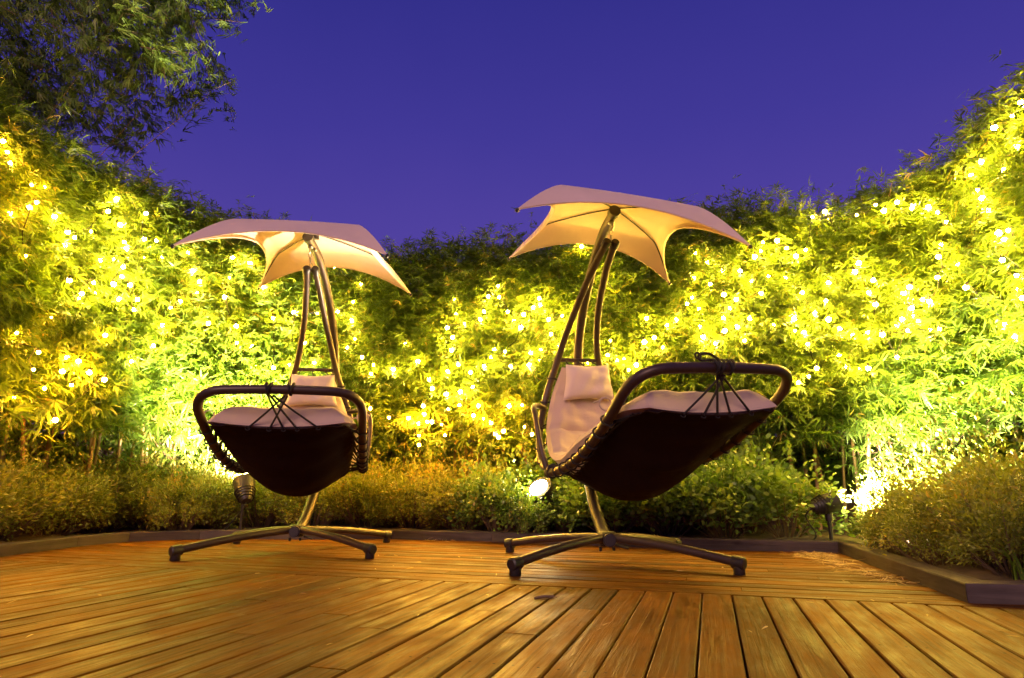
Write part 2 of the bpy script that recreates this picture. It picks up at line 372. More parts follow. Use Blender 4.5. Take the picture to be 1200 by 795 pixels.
def smax(u): return .97 - .13 * math.exp(-((u - 29) / 9.) ** 2)
def build_sling():
    mb = MB(); ns = 22; S0 = np.linspace(-1, 1, ns); U = np.linspace(6, NU - 1, NU * 1)
    for lay, off in ((0, 0.), (1, .006)):
        vs = []
        for u in U:
            for s0 in S0:
                s = s0 * smax(u); p = sling_pt(u, s, off)
                fl = max(0, (u - (NU - 6)) / 5.)
                p.z += (.007 * math.sin(u * 1.1 + s * 2.5) + .0025 * math.sin(u * 4.3 - s * 7)) * (1 - abs(s))
                if abs(s0) > .9: p.z -= .006 * (1 + math.sin(u * 2.6))
                vs.append(p)
        m_ = len(U)
        f = [(i * ns + j, i * ns + j + 1, (i + 1) * ns + j + 1, (i + 1) * ns + j) for i in range(m_ - 1) for j in range(ns - 1)]
        n0 = len(mb.v); mb.add(vs, f if lay else [q[::-1] for q in f])
    m_ = len(U); T = m_ * ns
    border = [i * ns for i in range(m_)] + [(m_ - 1) * ns + j for j in range(1, ns)] + [i * ns + ns - 1 for i in range(m_ - 2, -1, -1)] + [j for j in range(ns - 2, 0, -1)]
    mb.add([], []); B = border + [border[0]]
    for a, b in zip(B[:-1], B[1:]): mb.f.append((a, b, b + T, a + T)); mb.r.append(.5)
    return mb, U

def build_cushion():
    mb = MB(); ns = 26; S = np.linspace(-1.04, 1.04, ns); U = np.linspace(.3, NU - .9, 96)
    seams = [7, 14.5, 22, 31, 40, 48]
    def th(u, s):
        q = max(0, 1 - abs(s / 1.05) ** 8) ** .5
        e = min(1, (u - U[0]) / 1.2, (U[-1] - u) / 1.2); e = max(0, e); e = math.sqrt(1 - (1 - e) ** 2)
        k = 1
        for z in seams: k -= .42 * math.exp(-((u - z) / .75) ** 2)
        wr = .006 * math.sin(u * 2.3 + s * 5) * (1 - abs(s)) + .004 * math.sin(s * 13 + u * .7)
        return .012 + (.085 * k + .045 * max(0, (u - 46) / 10) + wr) * q * e
    for lay in (0, 1):
        vs = [sling_pt(u, s, .010 if not lay else .010 + th(u, s)) for u in U for s in S]
        m_ = len(U); f = [(i * ns + j, i * ns + j + 1, (i + 1) * ns + j + 1, (i + 1) * ns + j) for i in range(m_ - 1) for j in range(ns - 1)]
        mb.add(vs, f if lay else [q[::-1] for q in f])
    m_ = len(U); T = m_ * ns
    border = [i * ns for i in range(m_)] + [(m_ - 1) * ns + j for j in range(1, ns)] + [i * ns + ns - 1 for i in range(m_ - 2, -1, -1)] + [j for j in range(ns - 2, 0, -1)] + [0]
    for a, b in zip(border[:-1], border[1:]): mb.f.append((a, b, b + T, a + T)); mb.r.append(.5)
    return mb

def build_pillow():
    mb = MB(); nu, nv = 26, 18; C = V((-.445, 0, -.785))
    ax_y = V((0, 1, 0)); ax_z = V((.02, 0, 1)).normalized(); ax_x = ax_y.cross(ax_z)
    for sg in (1, -1):
        vs = []
        for j in range(nv):
            for i in range(nu):
                a = -1 + 2 * i / (nu - 1); b = -1 + 2 * j / (nv - 1)
                t = (max(0, 1 - abs(a) ** 3.2) * max(0, 1 - abs(b) ** 3.0)) ** .5
                hw = .182 - .030 * (b + 1) / 2; dent = .012 * (1 - abs(b)) * (abs(a) ** 2)
                wr = .004 * math.sin(9 * a + 3 * b) + .005 * math.sin(5 * b - 7 * a * b)
                vs.append(C + ax_y * a * (hw - dent) + ax_z * (b * (.115 - .012 * (1 - abs(a)) * abs(b))) + ax_x * (sg * (.060 * t + wr * t)))
        f = [(j * nu + i, j * nu + i + 1, (j + 1) * nu + i + 1, (j + 1) * nu + i) for j in range(nv - 1) for i in range(nu - 1)]
        mb.add(vs, f if sg > 0 else [q[::-1] for q in f])
    return mb

def nearest(path, p):
    return min(path, key=lambda q: (q - p).length)

def build_lacing():
    out = []
    for sy in (-1, 1):
        tube = [V((p.x, abs(p.y) * sy, p.z)) for p in SEGL]
        tp = smooth_path(tube, 6)
        n = 9; uu = np.linspace(24, NU - 5, n)
        for k in range(n):
            e = sling_pt(uu[k], (smax(uu[k]) - .03) * sy); j = int((k + .3) / n * (len(tp) - 8)) + 2; j2 = min(len(tp) - 1, j + 2)
            mb = MB(); out.append(mb); T = tp[j]; T2 = tp[j2]; ax = (T2 - T).normalized()
            mb.ring(T, ax + V((0, 0, .15)), .0315, .0052, 14, 5)
            inn = V((0, -.03 * sy, -.012))
            mb.tube([T + inn, (T + inn).lerp(e, .5) + V((0, 0, -.004)), e], .0048, 5); mb.tube([T + ax * .017 + inn, sling_pt(min(NU - 1, uu[k] + 1.6), (smax(uu[k] + 1.6) - .03) * sy)], .0048, 5)
            mb.ring(e, (0, .3 * sy, -1), .011, .003, 10, 5)
        # back: ties up the frame
        bt = [p for p in SIDE[sy] if p.z < -.72][::5]
        for p in bt:
            e = min((sling_pt(u, .95 * sy) for u in np.linspace(2, 26, 40)), key=lambda q: (q - p).length)
            mb = MB(); out.append(mb); mb.ring(p, (0.2, 0, 1), .030, .005, 12, 5); mb.tube([p, e], .0045, 5)
    return out

def build_front_cords(ys):
    out = []; bz = max(FOOT, key=lambda p: p.x)
    for y0, heavy in ys:
        mb = MB(); out.append(mb)
        c = V((bz.x, y0, bz.z + .002))
        for q in range(4 if heavy else 2): mb.ring(c + V((0, (q - 1.5) * .011, 0)), (0, 1, .25 * (-1) ** q), .032, .0062, 14, 6)
        if heavy:
            mb.tube(smooth_path([c + V((.02, .0, .03)), c + V((.02, .05, .055)), c + V((0, .085, .05)), c + V((-.01, .07, .03)), c + V((.0, .02, .032))], 5), .0055, 6)
            mb.ring(c + V((.015, .10, .045)), (1, 0, .2), .014, .0045, 12, 5)
    tg = [(-.58, 0), (-.26, 0), (-.06, 0), (.15, 1), (.46, 1)]
    for k, (s, w_) in enumerate(tg):
        y0 = ys[min(w_, len(ys) - 1)][0]
        a = V((bz.x - .012, y0 + .012 * (k - 2.5), bz.z - .03)); e = sling_pt(NU - 1.25, s)
        mb = MB(); out.append(mb); mb.tube([a, a.lerp(e, .5) + V((0, 0, -.003)), e], .0055, 6); mb.ring(e, (1, 0, .4), .012, .0032, 10, 5)
    return out

def canopy_pt(i, sp, t):
    """sector i (0 front,1 left,2 back,3 right) between ribs; sp 0..1 across, t 0..1 outwards"""
    a, b, dz = .724, .603, .294
    tips = [V((a, b, -dz)), V((a, -b, -dz)), V((-a, -b, -dz)), V((-a, b, -dz))]
    mids = [V((a * .91, 0, -.165)), V((0, -b * .62, -.10)), V((-a * .84, 0, -.12)), V((0, b * .62, -.10))]
    def rib(p):
        z = -(.052 * (t / .62) ** 1.6) if t < .62 else -(.052 + (dz - .052) * (((t - .62) / .38) ** 1.45 * .72 + .28 * (t - .62) / .38))
        return V((p.x * t, p.y * t, z))
    A = rib(tips[i]); B = rib(tips[(i + 1) % 4]); m_ = mids[i]
    c1 = (tips[i] + tips[(i + 1) % 4]) * .5; ch = A.lerp(B, sp); k = 4 * sp * (1 - sp)
    return ch + (m_ - c1) * (k * t ** 4.2) - V((0, 0, .010 * math.sin(PI * t) * k))
def build_canopy():
    mb = MB(); ns, ntt = 20, 22
    for lay in (0, 1):
        for i in range(4):
            vs = [canopy_pt(i, q / ns, t / ntt) - V((0, 0, .004 * (1 - lay))) for t in range(ntt + 1) for q in range(ns + 1)]
            f = [(t * (ns + 1) + q, t * (ns + 1) + q + 1, (t + 1) * (ns + 1) + q + 1, (t + 1) * (ns + 1) + q) for t in range(ntt) for q in range(ns)]
            mb.add(vs, f if not lay else [x[::-1] for x in f])
    return mb
def build_hem():
    mb = MB()
    for i in range(4):
        mb.tube([canopy_pt(i, q / 20, 1.) - V((0, 0, .002)) for q in range(21)], .0055, 6)
    return mb
def build_rib(i):
    mb = MB(); mb.tube([canopy_pt(i, 0, t) - V((0, 0, .014)) for t in np.linspace(.02, .985, 24)], .0048, 6)
    tip = canopy_pt(i, 0, 1.); mb.ball(tip - V((0, 0, .008)), .012, nu=8, nv=6); return mb

def R3(fw, up): pass
def pose(X, Y, Z, yaw, roll, pit):
    """fitted pose: local x = forward, local y' = right of image; my y axis points the other way"""
    fw = V((math.sin(yaw), -math.cos(yaw), 0)); rt = V((math.cos(yaw), math.sin(yaw), 0)); up = V((0, 0, 1))
    # pitch then roll, expressed on (x, yr, z)
    A = Matrix(((math.cos(pit), 0, -math.sin(pit)), (0, 1, 0), (math.sin(pit), 0, math.cos(pit))))
    B = Matrix(((1, 0, 0), (0, math.cos(roll), -math.sin(roll)), (0, math.sin(roll), math.cos(roll))))
    C = Matrix((fw, rt, up)).transposed()
    Fl = Matrix(((1, 0, 0), (0, -1, 0), (0, 0, 1)))
    m_ = (C @ B @ A @ Fl).to_4x4(); m_.translation = V((X, Y, Z)); return m_

def chair(name, label, hub, stand_yaw, arms, mast, seat_pose, can_pose, knots):
    root = empty(name, (hub[0], hub[1], 0)); root['label'] = label; root['category'] = 'hanging chair'; root['group'] = 'hanging lounge chairs on the deck'
    org = V((hub[0], hub[1], 0))
    def place(o, Mx): o.matrix_local = Matrix.Translation(-org) @ Mx; return o
    # stand
    for k in range(4):
        a = stand_yaw + PI / 4 + k * PI / 2; d = V((math.cos(a), math.sin(a), 0)); ln = arms
        mb = MB(); p0 = V((0, 0, .128)) + d * .03; p1 = d * ln + V((0, 0, .052))
        path = [p0.lerp(p1, t) + V((0, 0, .012 * math.sin(PI * t))) for t in np.linspace(0, 1, 12)]
        mb.tube(path, .0225, 16); lg = mb.build('leg', M['frame'], root)
        cb = MB(); dd = (p1 - p0).normalized()
        cb.tube([p1 - dd * .045, p1 - dd * .040, p1 + dd * .008, p1 + dd * .014], [.0285, .0305, .0305, .024], 18)
        cb.tube([p1 - dd * .016 - V((0, 0, .01)), V((p1.x - dd.x * .016, p1.y - dd.y * .016, .004)), V((p1.x - dd.x * .016, p1.y - dd.y * .016, .0))], [.026, .027, .024], 16)
        cb.build('foot_cap', M['cap'], lg)
    hb = MB(); hb.tube([V((0, 0, .085)), V((0, 0, .10)), V((0, 0, .15)), V((0, 0, .158))], [.04, .05, .05, .04], 20)
    fw = V((-math.sin(-stand_yaw), -math.cos(stand_yaw), 0)) if False else V((math.sin(stand_yaw), -math.cos(stand_yaw), 0))
    hb.tube([V((0, 0, .118)), V((0, 0, .118)) + fw * .075], .034, 18); hb.tube([V((0, 0, .118)) + fw * .072, V((0, 0, .118)) + fw * .084], .027, 18)
    hb.tube([V((.03, -.02, .08)), V((.03, -.02, .062))], .008, 8); hb.tube([V((-.04, -.01, .08)), V((-.04, -.01, .058))], .008, 8)
    hb.tube([V((.05, .0, .085)), V((.10, -.02, .075)), V((.11, -.02, .072))], .007, 8)
    hb.build('hub', M['cap'], root)
    mp = smooth_path([V(p) - org for p in mast], 9)
    mb = MB(); mb.tube(mp, [.034 - .004 * i / len(mp) for i in range(len(mp))], 20); ms = mb.build('mast', M['frame'], root)
    e = mp[-1]; dd = (mp[-1] - mp[-2]).normalized()
    cb = MB(); cb.tube([e - dd * .03, e - dd * .028, e + dd * .008, e + dd * .012], [.034, .0365, .0365, .030], 20)
    cb.build('end_cap', M['cap'], ms)
    # a bolt plate with an eye under the mast end
    hk = seat_pose.translation - org; eye = e - dd * .07 + V((0, 0, -.045))
    pb = MB(); pb.tube([e - dd * .07, eye], .009, 8); pb.ring(eye - V((0, 0, .018)), (1, .3, 0), .018, .005, 14, 6); pb.ball(e - dd * .07 + V((0, 0, -.036)), .02, (1, 1, .5)); pb.ball(e - dd * .12 + V((.02, 0, -.03)), .012)
    pb.build('eye_bolt', M['steel'], ms)
    ch = MB(); top = eye - V((0, 0, .03)); bot = hk + V((0, 0, .012)); dist = (top - bot).length; nl = max(2, int(dist / .030))
    for k in range(nl):
        c = top.lerp(bot, (k + .5) / nl); ch.ring(c, (1, .1, 0) if k % 2 else (.1, 1, 0), .011, .0036, 14, 6, stretch=1.75, sdir=(0, 0, 1))
    ch.build('chain', M['steel'], root)
    # seat
    mb = MB()
    for sy in (-1, 1): mb.tube(SIDE[sy], [.0225] * len(SIDE[sy]), 14)
    mb.tube(FOOT, .0245, 16)
    bar = [V((-.585, -.155, -.615)), V((-.585, .155, -.615))]; mb.tube(bar, .013, 10)
    mb.tube([V((0, -.03, .0)), V((0, .03, .0))], .012, 10)
    fr = place(mb.build('seat_frame', M['frame'], root), seat_pose)
    for sy in (-1, 1):
        mb = MB(); mb.tube(smooth_path([(-.615, .245 * sy, -.93), (-.53, .33 * sy, -.925), (-.39, .405 * sy, -.95), (-.29, .43 * sy, -1.03), (-.24, .425 * sy, -1.20), (-.21, .40 * sy, -1.345)], 6), .0165, 12)
        mb.build('armrest', M['frame'], fr)
    for sy in (-1, 1):
        cb = MB(); cb.tube([V((-.02, .032 * sy, -.01)), V((.012, .028 * sy, .008)), V((.02, .028 * sy, .012))], [.027, .028, .022], 16)
        cb.build('frame_joint', M['cap'], fr); cb = MB()
        cb.tube([V((-.235, .385 * sy, -1.345)), V((-.15, .392 * sy, -1.325))], .031, 14)
        cb.build('frame_joint', M['cap'], fr)
    sb, U = build_sling(); sl = place(sb.build('sling', M['sling'], root), seat_pose)
    for q in build_lacing(): q.build('lace', M['cord'], sl)
    for q in build_front_cords(knots): q.build('bungee_cord', M['cord'], sl)
    cu = place(build_cushion().build('cushion', M['cushion'], root, sharp=60), seat_pose)
    for sy in (-1, 1):
        tie = MB(); c = V((.62, .415 * sy, -1.04)); d = (SEGL[3] - SEGL[2]).normalized()
        tie.ring(c, d, .031, .004, 14, 5); tie.tube([c + V((0, -.03 * sy, 0)), c + V((-.02, -.05 * sy, -.005)), c + V((-.01, -.09 * sy, .01))], .004, 6); tie.tube([c + V((0, .02 * sy, .02)), c + V((-.05, .035 * sy, .012))], .0045, 6)
        tie.build('tie', M['cushion'], cu)
    pl = place(build_pillow().build('pillow', M['pillow'], root, sharp=70), seat_pose)
    for y in (-.10, 0, .09): st = MB(); st.tube([V((-.585, y, -.61)), V((-.53, y + .02, -.64)), V((-.455, y * 1.2, -.685))], .0045, 6); st.build('strap', M['cord'], pl)
    cn = place(build_canopy().build('canopy', M['canopy'], root, sharp=35), can_pose)
    build_hem().build('hem', M['canopy'], cn)
    for i in range(4): build_rib(i).build('rib', M['cap'], cn)
    hm = MB(); hm.tube([V((0, 0, .004)), V((0, 0, -.05))], [.02, .03], 14); hm.tube([V((0, 0, .012)), V((0, 0, .003))], .018, 12)
    hm.build('canopy_hub', M['cap'], cn)
    return root

hR = (.52, 3.56); tR = V((.615, 3.46, 2.005))
mastR = [(.52, 3.56, .115), (.508, 3.66, .16), (.485, 3.85, .32), (.465, 4.12, .66), (.46, 4.30, 1.05), (.475, 4.27, 1.42), (.52, 4.03, 1.74), (.575, 3.72, 1.95), tuple(tR)]
hL = (-1.385, 4.19); tL = V((-1.375, 3.93, 2.035))
mastL = [(-1.385, 4.19, .115), (-1.385, 4.29, .16), (-1.39, 4.48, .32), (-1.40, 4.75, .66), (-1.42, 4.93, 1.05), (-1.42, 4.90, 1.42), (-1.41, 4.64, 1.76), (-1.39, 4.26, 1.98), tuple(tL)]
chair('hanging_chair', 'hanging lounge chair nearer the middle, seen from its side, under an orange lit canopy', hR, math.radians(1.5), .75, mastR,
      pose(.599, 3.553, 1.834, .306, .045, -.013), pose(.643, 3.61, 2.106, .061, -.14, -.192), [(.03, True), (-.02, False)])
chair('hanging_chair', 'hanging lounge chair on the left, foot bar towards us, under a pale pink canopy', hL, math.radians(6), .76, mastL,
      pose(-1.386, 4.074, 1.85, .19, .011, -.049), pose(-1.365, 4.036, 2.118, .07, -.021, -.146), [(.06, False), (-.05, False)])

# ------------------------------------------------------------------ leaves
def leaf_mesh(name, P, D, Nn, ln, wd, rnd, mat_, parent=None, extra=None, bend=.25, round_=False):
    """P base points, D directions, Nn leaf normals, all (n,3) arrays"""
    n = len(P); D = D / np.linalg.norm(D, axis=1, keepdims=True)
    S = np.cross(D, Nn); S /= np.maximum(np.linalg.norm(S, axis=1, keepdims=True), 1e-6); Nn = np.cross(S, D)
    ln = ln[:, None]; wd = wd[:, None]
    if round_: st = [(0, 0), (.3, .8), (.72, .85), (1, 0)]
    else: st = [(0, 0), (.22, .95), (.62, .72), (1, 0)]
    def pt(t, w_, sg): return P + D * ln * t + S * wd * (w_ * .5 * sg) - Nn * ln * (bend * t * t) + Nn * wd * (.18 * (1 if w_ else 0))
    vs = np.stack([pt(0, 0, 0), pt(st[1][0], st[1][1], 1), pt(st[1][0], st[1][1], -1), pt(st[2][0], st[2][1], 1), pt(st[2][0], st[2][1], -1), pt(1, 0, 0)], 1).reshape(-1, 3)
    b = np.arange(n) * 6
    loops = np.stack([b, b + 1, b + 2, b + 2, b + 1, b + 3, b + 4, b + 4, b + 3, b + 5], 1).reshape(-1)
    starts = (np.arange(n)[:, None] * 10 + np.array([0, 3, 7])[None]).reshape(-1)
    nl0 = len(loops); nv0 = len(vs); rr = np.repeat(rnd, 3)
    mats = np.zeros(len(starts), int)
    if extra:
        ev = np.array(extra.v).reshape(-1, 3); vs = np.vstack([vs, ev]); el = []; es = []
        for f in extra.f: es.append(nl0 + len(el)); el += [i + nv0 for i in f]
        loops = np.concatenate([loops, el]); starts = np.concatenate([starts, es]); rr = np.concatenate([rr, np.full(len(es), .5)]); mats = np.concatenate([mats, np.ones(len(es), int)])
    me = bpy.data.meshes.new(name); me.vertices.add(len(vs)); me.vertices.foreach_set('co', vs.astype(np.float32).reshape(-1))
    me.loops.add(len(loops)); me.loops.foreach_set('vertex_index', loops.astype(np.int32))
    me.polygons.add(len(starts)); me.polygons.foreach_set('loop_start', starts.astype(np.int32))
    me.materials.append(mat_); me.materials.append(M['twig'])
    me.polygons.foreach_set('material_index', mats.astype(np.int32))
    me.update(calc_edges=True)
    at = me.attributes.new('rnd', 'FLOAT', 'FACE'); at.data.foreach_set('value', rr.astype(np.float32))
    me.validate()
    o = bpy.data.objects.new(name, me); COL.objects.link(o)
    if parent: o.parent = parent
    return o

def sprays(cent, outd, nleaf, lens, wid, rng, fan=1.15, droop=.35, sp_jit=.25):
    """fans of lance leaves at twig tips. cent (m,3) outd (m,3)"""
    m = len(cent); k = rng.integers(nleaf[0], nleaf[1] + 1, m); idx = np.repeat(np.arange(m), k); n = len(idx)
    A = outd + rng.normal(0, sp_jit, (m, 3)); A /= np.linalg.norm(A, axis=1, keepdims=True)
    up = rng.normal(0, .45, (m, 3)) + [0, 0, 1]; side = np.cross(A, up); side /= np.linalg.norm(side, axis=1, keepdims=True); Nn = np.cross(side, A)
    pos = np.concatenate([np.arange(q) / max(1, q - 1) for q in k]) * 2 - 1
    th = pos * fan + rng.normal(0, .14, n)
    D = A[idx] * np.cos(th)[:, None] + side[idx] * np.sin(th)[:, None] + Nn[idx] * rng.normal(0, .18, n)[:, None]
    D[:, 2] -= droop * rng.uniform(.3, 1.2, n)
    base = cent[idx] - A[idx] * (.035 * np.abs(np.cos(th)) * 0 + .03 * (np.abs(pos)))[:, None]
    ln = rng.uniform(*lens, n) * (1 - .25 * np.abs(pos)); wd = rng.uniform(*wid, n)
    rn = np.clip(rng.beta(2.2, 2.6, m)[idx] + rng.normal(0, .10, n), 0, 1)
    return base, D, Nn[idx] + rng.normal(0, .25, (n, 3)), ln, wd, rn

def cat(parts): return [np.concatenate(x) for x in zip(*parts)]

def bamboo_foliage(seed, Ht=3.0, zb=1.0, ncl=170, per=38):
    rng = np.random.default_rng(seed)
    cz = zb + (Ht - zb) * rng.random(ncl) ** .95; cyy = rng.uniform(-.42, .42, ncl)
    depth = rng.exponential(.16, ncl); depth = np.where(rng.random(ncl) < .22, rng.uniform(.3, .9, ncl), depth)
    top = np.clip((cz - (Ht - .7)) / .7, 0, 1); low = np.clip((zb + .5 - cz) / .5, 0, 1)
    face = .46 - .22 * top ** 2 - .12 * low + rng.normal(0, .06, ncl)
    cx = face - np.clip(depth, 0, 1.0)
    C = np.stack([cx, cyy, cz], 1)
    idx = np.repeat(np.arange(ncl), per)
    P = C[idx] + rng.normal(0, 1, (len(idx), 3)) * [.10, .13, .10]
    out = np.stack([np.where(P[:, 0] > -.1, 1., -.4), rng.normal(0, .45, len(P)), rng.normal(-.05, .35, len(P)) + .5 * top[idx]], 1)
    parts = [sprays(P, out, (4, 8), (.055, .13), (.0075, .0135), rng)]
    # loose shoots standing over the top with thin stems, and twigs inside
    ex = MB()
    for k in range(9):
        a = np.array([rng.uniform(-.3, .3), rng.uniform(-.4, .4), Ht - .35]); d = np.array([rng.normal(.1, .35), rng.normal(0, .35), 1.]); ln = rng.uniform(.35, .75)
        pts = [a + d * ln * t + np.array([d[0], d[1], -.5]) * .22 * ln * t * t for t in np.linspace(0, 1, 7)]
        ex.tube([V(p) for p in pts], [.0035 - .0028 * t for t in np.linspace(0, 1, 7)], 4)
        pp = np.array([pts[i] + (pts[min(i + 1, 6)] - pts[i]) * rng.random() for i in (2, 3, 3, 4, 4, 5, 5, 6, 6)]); dr = np.stack([rng.normal(0, .8, 9), rng.normal(0, .8, 9), rng.normal(.3, .3, 9)], 1)
        parts.append(sprays(pp, dr, (2, 5), (.05, .11), (.007, .012), rng, fan=.7, droop=.3))
    for k in range(26):
        z0 = rng.uniform(.9, Ht - .3); a = V((rng.uniform(-.15, .1), rng.uniform(-.3, .3), z0)); b = a + V((rng.uniform(.25, .55), rng.normal(0, .3), rng.uniform(-.1, .35)))
        ex.tube([a, a.lerp(b, .5) + V((0, 0, .04)), b], [.005, .0035, .0018], 5)
    nb_ = 1500; PB = np.stack([rng.uniform(-1.0, -.25, nb_), rng.uniform(-.45, .45, nb_), rng.uniform(.35, Ht - .25, nb_)], 1)
    parts.append(sprays(PB, rng.normal(0, 1, (nb_, 3)), (5, 8), (.09, .16), (.013, .022), rng))
    nf = 75; PF = np.stack([rng.uniform(.2, .56, nf), rng.uniform(-.45, .45, nf), zb + rng.uniform(-.2, .9, nf)], 1)
    parts.append(sprays(PF, np.stack([rng.uniform(.4, 1, nf), rng.normal(0, .6, nf), rng.normal(-.1, .3, nf)], 1), (5, 9), (.13, .20), (.014, .022), rng, fan=1.3))
    # sparse hanging twigs below the mass
    ml = 130; PL = np.stack([rng.uniform(-.3, .5, ml), rng.uniform(-.45, .45, ml), zb - rng.exponential(.2, ml)], 1); PL = PL[PL[:, 2] > .45]
    parts.append(sprays(PL, np.stack([rng.uniform(.2, 1, len(PL)), rng.normal(0, .7, len(PL)), rng.normal(-.2, .3, len(PL))], 1), (4, 8), (.07, .14), (.009, .015), rng))
    for p in PL[::3]:
        a = V((0, p[1] * .6, p[2] + rng.uniform(.0, .25))); ex.tube([a, V(p)], [.004, .0015], 4)
    return cat(parts), ex

def culm_mesh(seed, Ht, r0=.017, lean=.12):
    rng = random.Random(seed); mb = MB(); pts = []; rs = []
    dx, dy = rng.uniform(-lean, lean), rng.uniform(-lean, lean); z = 0; seg = .16
    while z < Ht:
        for dz, k in ((0, 1.0), (.006, 1.16), (.012, 1.0), (seg * .5, .97)):
            t = (z + dz) / Ht; pts.append(V((dx * t + dx * t * t, dy * t + dy * t * t, z + dz))); rs.append(r0 * (1 - .62 * t) * k)
        z += seg; seg = min(.26, seg * 1.12)
    mb.tube(pts, rs, 9); return mb

# row of the hedge, left to right
ROW = [(-4.35, 1.7), (-4.15, 3.1), (-3.98, 4.2), (-3.55, 5.2), (-2.75, 5.95), (-1.6, 6.25), (-.3, 6.2), (.9, 5.85), (2.0, 5.5), (2.9, 5.1), (3.55, 4.5), (3.85, 3.7), (3.9, 2.9), (3.95, 1.9)]
def resample(P, step):
    P = smooth_path([(*p, 0) for p in P], 10); out = [P[0]]; acc = 0
    for a, b in zip(P[:-1], P[1:]):
        l = (b - a).length; t = step - acc
        while t <= l: out.append(a.lerp(b, t / l)); t += step
        acc = (acc + l) % step
    return out
pts = resample(ROW, .50)
FV = [bamboo_foliage(11 + k) for k in range(5)]
FOL = []; CULM = []
for k, (arr, ex) in enumerate(FV):
    o = leaf_mesh('foliage', *arr, M['bamboo_leaf'], extra=ex); FOL.append(o.data); bpy.data.objects.remove(o)
for k in range(7):
    o = culm_mesh(k, 2.7, .013 + .002 * (k % 4)).build('culm', M['culm']); CULM.append(o.data); bpy.data.objects.remove(o)
def new(name, data, parent=None, loc=(0, 0, 0), rot=(0, 0, 0), sc=(1, 1, 1)):
    o = bpy.data.objects.new(name, data); COL.objects.link(o); o.parent = parent; o.location = loc; o.rotation_euler = rot; o.scale = sc; return o
ORD = ['first', 'second', 'third', 'fourth', 'fifth', 'sixth', 'seventh', 'eighth', 'ninth', 'tenth', 'eleventh', 'twelfth', 'thirteenth', 'fourteenth', 'fifteenth', 'sixteenth', 'seventeenth', 'eighteenth', 'nineteenth', 'twentieth']
def pxof(p):
    q = V(p) - V((0, 0, H)); d = _c * q.y + _s * q.z; u = -_s * q.y + _c * q.z
    return (600 + F * q.x / d, 397.5 - F * u / d) if d > .1 else (9999, 9999)
bam = []
rr = random.Random(5)
for i, p in enumerate(pts):
    a = pts[max(0, i - 1)]; b = pts[min(len(pts) - 1, i + 1)]; t = (b - a).normalized(); out = V((t.y, -t.x, 0))   # towards the deck
    px = pxof(p + out * .3 + V((0, 0, 1.8)))[0]
    if not -140 < px < 1340: continue
    hs = 1.0
    hs = float(np.interp(px, [-100, 100, 180, 260, 450, 650, 850, 1000, 1100, 1180, 1280], [1.04, 1.02, .97, .93, .89, .91, .90, .89, .91, .97, 1.02]))
    hs += rr.uniform(-.03, .03)
    root = empty('bamboo', (p.x, p.y, .04), math.atan2(out.y, out.x)); bam.append((px, root))
    new('foliage', FOL[i % 5] if rr.random() < .8 else FOL[rr.randrange(5)], root, rot=(0, 0, rr.uniform(-.12, .12)), sc=(1, rr.choice((1, -1)), hs))
    nc = rr.choice((4, 5, 5))
    for k in range(nc):
        new('culm', CULM[rr.randrange(7)], root, (rr.uniform(-.28, .22), (k + .5) / nc * .5 - .25 + rr.uniform(-.05, .05), 0), (rr.uniform(-.03, .03), rr.uniform(-.03, .03), rr.uniform(0, 6.28)), (1, 1, hs))
bam.sort(key=lambda q: q[0]); nb = len(bam)
for i, (px, o) in enumerate(bam):
    if i < nb / 2: lb = 'leafy green bamboo clump in the lit hedge, %s counted from the left end' % ORD[i]
    else: lb = 'leafy green bamboo clump in the lit hedge, %s counted from the right end' % ORD[nb - 1 - i]
    tag(o, lb, 'bamboo', 'bamboo clumps forming the hedge')

# tall bamboo bending over the upper left corner
rng = np.random.default_rng(77)
tb = empty('tall_bamboo', (-4.55, 5.3, .04)); tag(tb, 'tall olive bamboo arching over the hedge in the upper left corner', 'bamboo')
B0 = V((-4.55, 5.3, .04)); parts = []; ex = MB(); culms = []
for k in range(8):
    end = V((rng.uniform(-4.9, -2.95), rng.uniform(4.6, 5.8), rng.uniform(4.0, 5.2))) - B0
    st = V((rng.uniform(-.3, .3), rng.uniform(-.3, .3), 0)); mid = st.lerp(end, .45) + V((-.25, 0, .95))
    path = smooth_path([st, st.lerp(mid, .5) + V((-.12, 0, .35)), mid, end], 8); mb = MB(); mb.tube(path, [.010 * (1 - .85 * i / len(path)) for i in range(len(path))], 8); mb.build('culm', M['culm'], tb)
for k in range(620):
    x = rng.uniform(-5.6, -2.6); zt = 5.6; zb = 3.60 + max(0, (x + 3.9)) * .58 + rng.uniform(-.15, .2)
    z = zb + (zt - zb) * rng.random() ** 1.15
    if x > -2.8 + .25 * math.sin(z * 5): continue
    c = np.array([x + rng.normal(0, .06), rng.uniform(4.6, 5.7), z]) - np.array(B0)
    dirn = np.array([rng.normal(.55, .35), rng.normal(-.25, .4), rng.normal(-.45, .3)]); dirn /= np.linalg.norm(dirn)
    ln = rng.uniform(.25, .5); ex.tube([V(c - dirn * ln), V(c + dirn * .12)], [.004, .001], 4)
    q = rng.random(15)[:, None]; pp = c - dirn * ln * q + rng.normal(0, .06, (15, 3))
    parts.append(sprays(pp, np.tile(dirn, (15, 1)), (4, 7), (.08, .17), (.010, .015), rng, fan=.55, droop=.25, sp_jit=.2))
leaf_mesh('foliage', *cat(parts), M['tall_leaf'], tb, extra=ex)

